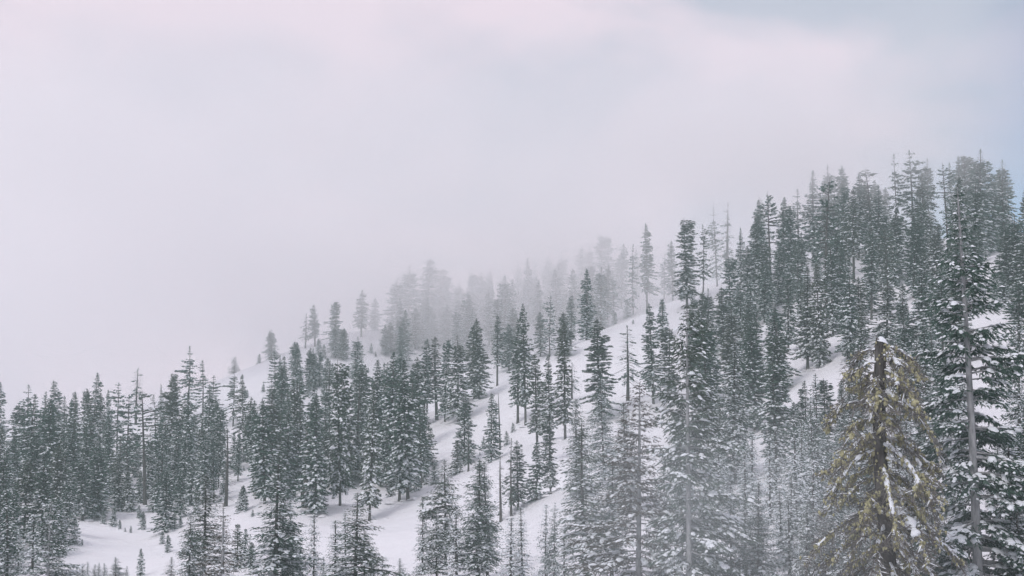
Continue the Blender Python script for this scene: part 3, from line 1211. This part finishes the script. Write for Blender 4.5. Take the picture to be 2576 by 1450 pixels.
def place_table(rng, table):
    for line in table.strip().splitlines():
        c, cx, ct, cb, cw, kind = line.split()
        x0, y0, sc = CROP[int(c)]
        u, vt, vb, w = x0 + float(cx) / sc, y0 + float(ct) / sc, y0 + float(cb) / sc, float(cw) / sc
        Y = hit(u, vb)
        if Y is None:
            Y = 480.0
        a, b = ray(u, vt)
        g = float(ground(a * Y, Y))
        Ht = b * Y - g
        if Ht > 33:
            Ht = 33
        Wd = w / FPX * Y
        if kind in ('F', 'S', 'H', 'D') and Y < 150: kind += 'n'
        if kind == 'Fn' and Ht < 8: kind = 'Sn'
        if kind == 'F' and Ht < 7: kind = 'S'
        best = sorted(range(len(PROTO[kind])), key=lambda i: abs(math.log((Wd / 2 / PROTO[kind][i]['R']) / (Ht / PROTO[kind][i]['H']))) + rng.random() * .5)[0]
        bold = kind in ('Fn', 'Hn') and vb > 576 and u < 480      # the dark big firs in front
        if bold and kind == 'Fn': best = 1
        p = PROTO[kind][best]
        sz = Ht / p['H']
        sx = Wd / 2 / p['R'] * 1.4
        sx = min(max(sx, sz * .62), sz * (1.45 if kind[0] in 'SP' else 2.1)) * (1.3 if kind == 'W' or bold else 1.0)
        PLACED.append(dict(kind=kind, p=p, u=u, vt=vt, vb=vb, Y=Y, H=Ht, W=Wd, loc=(a * Y, Y, g), sc=(sx, sx, sz), rz=rng.uniform(0, 6.28) if kind != 'W' else rng.uniform(-.15, .15)))
        if not 1.0 < Ht < 33 or sx / sz > 1.65 or sx / sz < .62:
            print('CHECK', line, 'Y=%.0f H=%.1f W=%.1f' % (Y, Ht, Wd), 'ratio %.2f' % (sx / sz))


HIDDEN = {-1, 1, 2, 102, 107, 114, 153, 156, 215, 388, 391, 394, 396, 402, 404, 405, 408, 409, 411, 414, 416, 423, 424, 425, 429, 438, 439, 445, 461, 467, 473, 482, 484, 490, 496, 498, 504, 507, 508, 509, 539, 542, 552, 560, 570, 572, 581, 583, 584, 586, 587, 589, 590, 591, 592, 595, 596, 597, 599, 600, 601, 602, 603, 606, 607, 608, 609, 611, 612, 613, 614, 616, 617, 618, 619, 621, 630, 631, 632, 633, 635, 637, 639, 640, 643, 645, 670, 678, 690, 692, 696}     # trees that stand wholly behind others


def build_trees():
    rng = random.Random(4)
    place_table(rng, TREES)
    fill_trees(rng)
    place_table(rng, TREES_IN_FRONT)
    PLACED[:] = [dict(d, idx=i) for i, d in enumerate(PLACED) if i not in HIDDEN]
    for d in PLACED:
        r = bpy.data.objects.new(NAMES[d['kind']], None)
        r.location = (d['loc'][0], d['loc'][1], d['loc'][2] - .1)
        r.scale = d['sc']
        lean = .02 if d['H'] < 8 else .035
        r.rotation_euler = (rng.uniform(-lean, lean), rng.uniform(-lean, lean), d['rz'])
        r.empty_display_size = .3
        col.objects.link(r)
        d['obj'] = r
        ch = None
        for part in ('trunk', 'crown', 'snow'):
            if not len(d['p'][part].polygons): continue
            o = bpy.data.objects.new({'snow': 'snow_load'}.get(part, part), d['p'][part])
            o.parent = ch if part == 'snow' and ch else r
            col.objects.link(o)
            if part == 'snow': o['kind'] = 'stuff'
            if part == 'crown': ch = o


build_trees()


# ------------------------------------------------------------------ the two closest trees
def blob_template(seed):
    r = np.random.default_rng(seed)
    V = [(0, 0, 1.0)] + [(math.cos(a) * .8, math.sin(a) * .8, .35) for a in np.arange(5) * 1.2566] + [(math.cos(a + .6) * .75, math.sin(a + .6) * .75, -.45) for a in np.arange(5) * 1.2566] + [(0, 0, -1.25)]
    V = np.array(V) * r.uniform(.7, 1.25, (12, 1))
    F = []
    for j in range(5):
        k = (j + 1) % 5
        F += [(0, 1 + j, 1 + k), (1 + j, 6 + j, 1 + k), (1 + k, 6 + j, 6 + k), (6 + j, 11, 6 + k)]
    return V, np.array(F)


BLOBS = [blob_template(i) for i in range(5)]


def link_tree(name, base, rot, parts):
    """parts: list of (name, mesh, parent index or None)"""
    r = bpy.data.objects.new(name, None)
    r.location, r.rotation_euler = base, rot
    r.empty_display_size = .3
    col.objects.link(r)
    made = []
    for n, me, par in parts:
        o = bpy.data.objects.new(n, me)
        o.parent = r if par is None else made[par]
        col.objects.link(o)
        if n in ('snow_load', 'moss', 'twigs'): o['kind'] = 'stuff'
        made.append(o)
    return r


def build_moss_tree():
    rng = np.random.default_rng(77)
    Y = 62.0
    a, b = ray(878.8, 338.0)
    a0, _ = ray(888.5, 620.0)
    g = float(ground(a0 * Y, Y))
    H = b * Y - g
    lean = math.atan2((a0 - a) * Y, H)
    T, B, TW, M, S = Acc(), Acc(), Acc(), Acc(), Acc()
    hs = np.concatenate([[-.6, 0, .4, 1.0], np.linspace(2, H - .35, 14)])
    rad = (.40 - .16 * np.clip(hs, 0, H) / H) * np.where(hs < .6, 1.25, 1)
    ax = lambda h: np.stack([.10 * np.sin(np.asarray(h) * .5), .06 * np.cos(np.asarray(h) * .7), np.asarray(h, float)], -1)
    T.tube(ax(hs), rad * rng.uniform(.94, 1.06, len(hs)), 12)
    for k in range(9):      # splintered rim of the broken top
        q = 6.283 * k / 9
        p = ax(H - .4) + np.array([math.cos(q), math.sin(q), 0]) * .17
        T.tube([p, p + np.array([rng.normal(0, .02), rng.normal(0, .02), rng.uniform(.12, .5)])], [.09, .03], 4)
    limbs = []
    n = 68
    for i in range(n):
        t = i / (n - 1)
        h = H - .45 - t * (H - 1.6) + rng.uniform(-.12, .12)
        az = i * 2.399 + rng.uniform(-.5, .5)
        ln = (2.0 + 1.35 * min(1, t * 2.0)) * rng.uniform(.5, 1.25)
        right = math.cos(az) > .2
        up = rng.uniform(.0, .35) if t < .25 else rng.uniform(-.25, .15)
        dr = rng.uniform(.45, 1.25) * (1.0 if right else .9)
        s = np.linspace(0, 1, 9)
        hz = ln * (s - .18 * s ** 3)
        vz = ln * (up * s - dr * s ** 2.1 * .75)
        wob = np.cumsum(rng.normal(0, .035, 9)) * s * ln * .6
        pts = ax(h) + np.stack([hz * math.cos(az) - wob * math.sin(az), hz * math.sin(az) + wob * math.cos(az), vz + np.cumsum(rng.normal(0, .02, 9)) * ln * .4], -1)
        r0 = rng.uniform(.04, .075)
        B.tube(pts, r0 * (1 - .8 * s), 6)
        limbs.append((pts, r0, az, ln, t, right))
    for pts, r0, az, ln, t, right in list(limbs):      # drooping side boughs
        for q in range(rng.integers(1, 4)):
            x = rng.uniform(.25, .85)
            o = np.array([np.interp(x, np.linspace(0, 1, 9), pts[:, i]) for i in range(3)])
            a2 = az + rng.choice([-1, 1]) * rng.uniform(.3, 1.0)
            l2 = rng.uniform(.6, 1.5) * (1.1 - .5 * x)
            s = np.linspace(0, 1, 9)
            dn = rng.uniform(.3, 1.3)
            p2 = o + np.stack([l2 * s * math.cos(a2), l2 * s * math.sin(a2), -l2 * dn * s ** 1.6], -1) + np.cumsum(rng.normal(0, .02, (9, 3)), 0) * s[:, None]
            B.tube(p2, .026 * (1 - .7 * s), 4)
            limbs.append((p2, .02, a2, l2, t, right))
    at = lambda pts, x: np.array([np.interp(x, np.linspace(0, 1, len(pts)), pts[:, i]) for i in range(3)])
    mo, mr, so, sd, sl, sw = [], [], [], [], [], []
    for pts, r0, az, ln, t, right in limbs:
        mossy = rng.uniform(.25, 1.0) * (1.0 if t < .5 else .45)
        for q in range(int(ln * 19)):       # hanging dead twigs
            x = rng.uniform(.15, 1)
            o = at(pts, x)
            a2 = az + rng.choice([-1, 1]) * rng.uniform(.3, 1.4)
            l2 = rng.uniform(.25, .95)
            e = o + l2 * np.array([math.cos(a2) * .65, math.sin(a2) * .65, rng.uniform(-.95, .1)])
            mid = (o + e) / 2 + np.array([0, 0, rng.uniform(0, .12)])
            TW.tube([o, mid, e], [.022, .017, .006], 3, cap=False)
            for z in range(3):
                o2 = mid + (e - mid) * rng.uniform(-.3, .9)
                e2 = o2 + rng.uniform(.12, .35) * np.array([rng.normal(0, .7), rng.normal(0, .7), rng.uniform(-1, .2)])
                TW.tube([o2, e2], [.012, .004], 3, cap=False)
            if rng.random() < .3:
                so.append(o + (mid - o) * .2); sd.append(e - o); sl.append(l2 * rng.uniform(.3, .7)); sw.append(rng.uniform(.2, .45))
            if rng.random() < .55 * mossy:
                for z in range(rng.integers(1, 4)):
                    mo.append(o + (e - o) * rng.uniform(.1, 1) + rng.normal(0, .02, 3)); mr.append(rng.uniform(.03, .08))
        cen = rng.uniform(.05, .95, max(1, int(ln * 1.6)))
        for q in range(int(ln * 34 * mossy)):
            x = float(np.clip(rng.choice(cen) + rng.normal(0, .06), .03, .98))
            mo.append(at(pts, x) + np.array([rng.normal(0, .04), rng.normal(0, .04), rng.uniform(-.10, .03)])); mr.append(rng.uniform(.035, .10))
        if rng.random() < (.97 if right else .7):
            x = rng.uniform(0, .12)
            end = rng.uniform(.45, .95)
            big = rng.uniform(.7, 1.6) * (1.3 if right else .8) * (1.0 if r0 > .03 else .55)
            while x < end:
                p, q = at(pts, x), at(pts, min(1, x + .11))
                if rng.random() < .85 and abs(q[2] - p[2]) < .84 * np.linalg.norm(q - p):
                    so.append(p + np.array([0, 0, r0 * .7])); sd.append(q - p); sl.append(np.linalg.norm(q - p) * rng.uniform(.9, 1.9)); sw.append(big * rng.uniform(.7, 1.2))
                x += .085
    for i in range(260):     # lichen on the stem
        h = rng.uniform(.5, H - .2); q = rng.uniform(0, 6.28)
        r = .40 - .16 * h / H
        if rng.random() < .35 + .65 * h / H * (h > H * .55):
            mo.append(ax(h) + np.array([math.cos(q) * r, math.sin(q) * r, 0])); mr.append(rng.uniform(.035, .09))
    mo, mr = np.array(mo), np.array(mr)
    ch = rng.integers(0, 5, len(mo))
    D = rng.normal(0, 1, (len(mo), 3)) * np.array([1, 1, .15])
    D, Sd, Up = frames(D, rng, .2)
    for c in range(5):
        k = ch == c
        M.stamp(*BLOBS[c], mo[k], D[k], Sd[k], Up[k], mr[k], mr[k] * rng.uniform(.7, 1.2, k.sum()), mr[k] * rng.uniform(.8, 1.7, k.sum()))
    so, sd, sl, sw = np.array(so), np.array(sd), np.array(sl), np.array(sw)
    D, Sd, Up = frames(sd, rng, .12)
    ch = rng.integers(0, 5, len(so))
    for c in range(5):
        k = ch == c
        S.stamp(*LUMPS_FINE[c], so[k] - D[k] * (sl[k] * .15)[:, None], D[k], Sd[k], Up[k], sl[k], .34 * sw[k] * rng.uniform(.6, 1.4, k.sum()), .26 * sw[k] * rng.uniform(.6, 1.3, k.sum()))
    cap = Acc()
    tv, tf = lump_template(91, 10, 2)      # the cap of snow on the broken top
    cap.stamp(tv - np.array([.5, 0, 0]), tf, [ax(H - .12) + np.array([.06, 0, 0])], [(1, 0, 0)], [(0, 1, 0)], [(0, 0, 1)], [.50], [.85], [.75])
    r = link_tree('mossy_tree', (a0 * Y, Y, g), (0, -lean, 0), [
        ('trunk', T.mesh('trunk', ['bark'], True), None), ('branches', B.mesh('branches', ['dead_twig'], True), None),
        ('moss', M.mesh('moss', ['moss'], True), 1), ('twigs', TW.mesh('twigs', ['dead_twig']), 1), ('snow_load', S.mesh('snow_load', ['tree_snow'], True), 1),
        ('snow_cap', cap.mesh('snow_cap', ['tree_snow'], True), 0)])
    return r


def build_right_fir():
    Y = 68.0
    a, b = ray(960.5, 186.0)
    a0, _ = ray(980.0, 640.0)
    g = float(ground(a0 * Y, Y))
    H = b * Y - g
    p = conifer(901, H=H, cb=.06, R=4.3, prof='cone', gap=.52, nb=5, fine=True, spray=.42, dens=1.35, snow=(.8, .2), irr=.5, holes=.12, p_lo=-12, p_up=30,
                face_gap=.36, bark='bark_pale', tr=.235, bend=.35, snow_size=.85)
    return link_tree('pale_stemmed_fir', (a0 * Y, Y, g), (0, -math.atan2((a0 - a) * Y, H), 0),
                     [('trunk', p['trunk'], None), ('crown', p['crown'], None), ('snow_load', p['snow'], 1)])


def build_mounds():
    """drifts and fallen clumps of snow round the stems"""
    rng = np.random.default_rng(12)
    A = Acc()
    O, D, L1, W1, H1 = [], [], [], [], []
    for d in PLACED:
        if d['Y'] > 400: continue
        x, y, z = d['loc']
        for k in range(4):
            q, r = rng.uniform(0, 6.28), rng.uniform(.3, 1.3) * (1 if d['H'] > 7 else .5)
            px, py = x + r * math.cos(q), y + r * math.sin(q)
            O.append((px, py, float(ground(px, py)) - .05)); D.append((math.cos(q + 1.57), math.sin(q + 1.57), 0))
            L1.append(rng.uniform(.6, 2.2) * (1 if d['H'] > 7 else .5)); W1.append(rng.uniform(.7, 1.6)); H1.append(rng.uniform(.25, .7))
        for k in range(3):
            q, r = rng.uniform(0, 6.28), rng.uniform(1.2, 4.0)
            px, py = x + r * math.cos(q), y + r * math.sin(q)
            O.append((px, py, float(ground(px, py)) - .02)); D.append((math.cos(q), math.sin(q), 0))
            L1.append(rng.uniform(.2, .55)); W1.append(rng.uniform(.8, 1.6)); H1.append(rng.uniform(.4, .8))
    O, D, L1, W1, H1 = (np.array(a, float) for a in (O, D, L1, W1, H1))
    D, Sd, Up = frames(D, rng, .05)
    ch = rng.integers(0, 5, len(O))
    for c in range(5):
        k = ch == c
        tv, tf = LUMPS_FINE[c]
        tv = tv.copy(); tv[:, 0] -= .5; tv[:, 2] += .22 * (tv[:, 0] + .5) ** 2
        A.stamp(tv, tf, O[k], D[k], Sd[k], Up[k], L1[k], L1[k] * W1[k], L1[k] * H1[k])
    o = bpy.data.objects.new('snow_mounds', A.mesh('snow_mounds', ['ground_snow'], True))
    col.objects.link(o)
    tag(o, 'small mounds and fallen clumps of snow around the tree feet', 'snow mounds', kind='stuff')


build_mounds()
moss_tree = build_moss_tree()
tag(moss_tree, 'broken-topped old tree draped in yellow-green moss, its drooping boughs carrying snow', 'tree')
right_fir = build_right_fir()
tag(right_fir, 'tall pale-stemmed fir with snowy tiered boughs just beside the mossy broken-topped tree', 'fir')

# ------------------------------------------------------------------ labels
def zone_of(d):
    u, Y = d['u'], d['Y']
    if Y > 385 and u < 385: return 'on the misty far ridge', 'trees on the misty far ridge'
    if Y > 402 and u < 690: return 'in the mist behind the snow dome', 'trees in the mist behind the snow dome'
    if u < 235:
        if Y > 310: return 'at the back of the forest at far left', 'back of the left forest'
        if Y > 238: return 'in the front of the forest at far left', 'front of the left forest'
        return 'around the snow meadow at lower left', 'trees around the lower left meadow'
    if u < 432 and Y > 330: return 'on the open slope below the misty ridge', 'trees on the open slope below the ridge'
    if u < 432 and Y > 205: return 'in the dense stand left of the snow dome', 'dense stand left of the snow dome'
    if u < 500 and Y <= 205: return 'on the snow at the bottom centre', 'trees at the bottom centre'
    if u < 690 and Y > 325: return 'along the crest of the snow dome', 'trees along the dome crest'
    if u < 640 and Y > 185: return 'on the bare face of the snow dome', 'trees on the face of the snow dome'
    if u > 984: return 'at the right edge of the picture', 'trees at the right edge'
    if Y > 330: return 'along the top of the right forest', 'top of the right forest'
    if Y > 235: return 'in the upper half of the right forest', 'upper half of the right forest'
    if Y > 150: return 'in the lower half of the right forest', 'lower half of the right forest'
    return 'at the near foot of the right forest', 'near foot of the right forest'


LOOK = {'F': ['full snow-flecked fir', 'ragged dark fir', 'cone-shaped snow-laden fir', 'broad dark fir', 'slim snow-flecked fir', 'blunt-topped ragged fir', 'bare-tipped snowy fir'],
        'B': ['bare-stemmed fir', 'long-stemmed sparse fir', 'dark fir with bare foot', 'ragged bare-stemmed fir'],
        'H': ['open layered hemlock', 'gappy hemlock', 'wide layered hemlock', 'thin gappy hemlock'],
        'P': ['ragged flat-topped pine', 'high-crowned pine', 'wide flat-topped pine'],
        'S': ['young snowy fir', 'young snow-caked fir', 'young slender dark fir', 'young broad snowy fir'],
        'D': ['nearly dead bare-boughed tree', 'sparse dying tree', 'bare drooping dead tree'], 'K': ['branchless dead trunk'],
        'Fn': ['dense fir', 'ragged fir with bare foot', 'cone-shaped fir', 'spire-shaped fir'], 'Hn': ['tiered hemlock', 'gappy hemlock', 'wide tiered hemlock'],
        'Sn': ['young broad fir', 'young slender snowy fir', 'young wide dark fir'], 'Dn': ['bare-boughed dying tree'],
        'W': ['pale-stemmed fir', 'pale-stemmed brownish fir', 'young pale-stemmed brownish fir']}
CATEGORY = {'F': 'fir', 'B': 'fir', 'H': 'hemlock', 'P': 'pine', 'S': 'young fir', 'D': 'dead tree', 'K': 'dead trunk', 'W': 'fir'}
ORD = ['leftmost'] + [w + '-from-left' for w in 'second third fourth fifth sixth seventh eighth ninth tenth eleventh twelfth thirteenth fourteenth fifteenth sixteenth seventeenth eighteenth nineteenth twentieth'.split()] + ['%d-th-from-left' % k for k in range(21, 60)]


def label_trees():
    sets = {}
    for d in PLACED:
        z, g = zone_of(d)
        px = d['vb'] - d['vt']
        size = 'towering' if px > 120 else 'tall' if px > 75 else 'medium' if px > 38 else 'small' if px > 16 else 'tiny'
        i = next(k for k, p in enumerate(PROTO[d['kind']]) if p is d['p'])
        sets.setdefault((size, LOOK[d['kind']][i], z), []).append(d)
        tag(d['obj'], None, CATEGORY[d['kind'][0]], g)
    for (size, look, z), ds in sets.items():
        ds.sort(key=lambda d: d['u'])
        for k, d in enumerate(ds):
            if len(ds) == 1: d['obj']['label'] = '%s %s %s' % (size, look, z)
            else: d['obj']['label'] = '%s %s %s %s' % (ORD[k], size, look, z)


label_trees()


# ------------------------------------------------------------------ air: even haze over the valley, a mist bank behind the crest
def closed_box(name, lo, hi, volume):
    v = [(x, y, z) for x in (lo[0], hi[0]) for y in (lo[1], hi[1]) for z in (lo[2], hi[2])]
    f = [(0, 1, 3, 2), (4, 6, 7, 5), (0, 4, 5, 1), (2, 3, 7, 6), (0, 2, 6, 4), (1, 5, 7, 3)]
    me = bpy.data.meshes.new(name)
    me.from_pydata(v, [], f)
    m = bpy.data.materials.new(name)
    m.use_nodes = True
    t = m.node_tree
    t.nodes.clear()
    out = N(t, 'ShaderNodeOutputMaterial')
    pv = N(t, 'ShaderNodeVolumePrincipled')
    t.links.new(pv.outputs[0], out.inputs['Volume'])
    volume(t, pv, t.links.new)
    me.materials.append(m)
    o = bpy.data.objects.new(name, me)
    col.objects.link(o)
    return o


def v_haze(t, p, L):
    p.inputs['Color'].default_value = (0.77, 0.96, 0.92, 1)
    p.inputs['Density'].default_value = 0.0005


def v_mist(t, p, L):
    p.inputs['Color'].default_value = (1.0, 0.983, 0.99, 1)
    p.inputs['Anisotropy'].default_value = 0.0
    g = N(t, 'ShaderNodeNewGeometry')
    sx = N(t, 'ShaderNodeSeparateXYZ')
    L(g.outputs['Position'], sx.inputs[0])

    def mr(src, a, b, c=0.0, d=1.0):
        m = N(t, 'ShaderNodeMapRange', interpolation_type='SMOOTHSTEP')
        for k, v in zip(('From Min', 'From Max', 'To Min', 'To Max'), (a, b, c, d)): m.inputs[k].default_value = v
        L(src, m.inputs['Value'])
        return m.outputs[0]

    def op(o, a, b):
        m = N(t, 'ShaderNodeMath', operation=o)
        for i, q in enumerate((a, b)):
            if hasattr(q, 'links'): L(q, m.inputs[i])
            else: m.inputs[i].default_value = q
        return m.outputs[0]
    n = noise(t, 0.014, 3, L, vec=g.outputs['Position'])
    puff = mr(n, .36, .62, .08, 1.0)
    deep = op('MULTIPLY', mr(sx.outputs['Y'], 388, 476), mr(sx.outputs['Z'], 0, 48, .4, 1.0))
    high = op('MULTIPLY', mr(sx.outputs['Z'], 42, 74), mr(sx.outputs['Y'], 285, 355, 0, .95))
    d = op('MULTIPLY', op('MAXIMUM', deep, high), mr(sx.outputs['Y'], 500, 565, 1.0, 0.0))
    d = op('MULTIPLY', d, mr(sx.outputs['X'], 104, 150, 1.0, 0.0))
    d = op('MULTIPLY', d, mr(sx.outputs['Z'], 60, 96, 1.0, .10))
    L(op('MULTIPLY', op('MULTIPLY', d, puff), 0.05), p.inputs['Density'])


haze = closed_box('haze', (-520, -90, -75), (520, 800, 118), v_haze)
tag(haze, 'thin pale winter haze filling the valley', 'haze', kind='stuff')
mist = closed_box('mist', (-300, 300, -40), (260, 566, 112), v_mist)
tag(mist, 'bank of pale mist drifting over the far ridge', 'mist', kind='stuff')
from collections import Counter
def v_drift(t, p, L):
    p.inputs['Color'].default_value = (0.93, 1.0, 1.0, 1)
    tc = N(t, 'ShaderNodeTexCoord')
    g = N(t, 'ShaderNodeVectorMath', operation='LENGTH')
    L(tc.outputs['Object'], g.inputs[0])
    m = N(t, 'ShaderNodeMapRange', interpolation_type='SMOOTHERSTEP')
    for k, v in zip(('From Min', 'From Max', 'To Min', 'To Max'), (.0, 1.0, 0.015, 0.0)): m.inputs[k].default_value = v
    L(g.outputs['Value'], m.inputs['Value'])
    w = N(t, 'ShaderNodeMapRange')
    for k, v in zip(('From Min', 'From Max', 'To Min', 'To Max'), (.35, .65, 0.45, 1.4)): w.inputs[k].default_value = v
    gp = N(t, 'ShaderNodeNewGeometry')
    L(noise(t, 0.16, 3, L, vec=gp.outputs['Position']), w.inputs['Value'])
    q = N(t, 'ShaderNodeMath', operation='MULTIPLY')
    L(m.outputs[0], q.inputs[0]); L(w.outputs[0], q.inputs[1])
    L(q.outputs[0], p.inputs['Density'])


drift = closed_box('snow_mist', (-1, -1, -1), (1, 1, 1), v_drift)
drift.location, drift.scale = (10.0, 66.0, -6.0), (18.0, 14.0, 10.5)
tag(drift, 'wisp of blown snow mist before the pale stemmed firs', 'mist', kind='stuff')
print('TREES', Counter(NAMES[d['kind']] for d in PLACED), {k: [len(p['crown'].polygons) + len(p['snow'].polygons) for p in v] for k, v in PROTO.items()})
print('TREES', len(PLACED), 'TRIS', sum(len(m.polygons) for m in bpy.data.meshes))
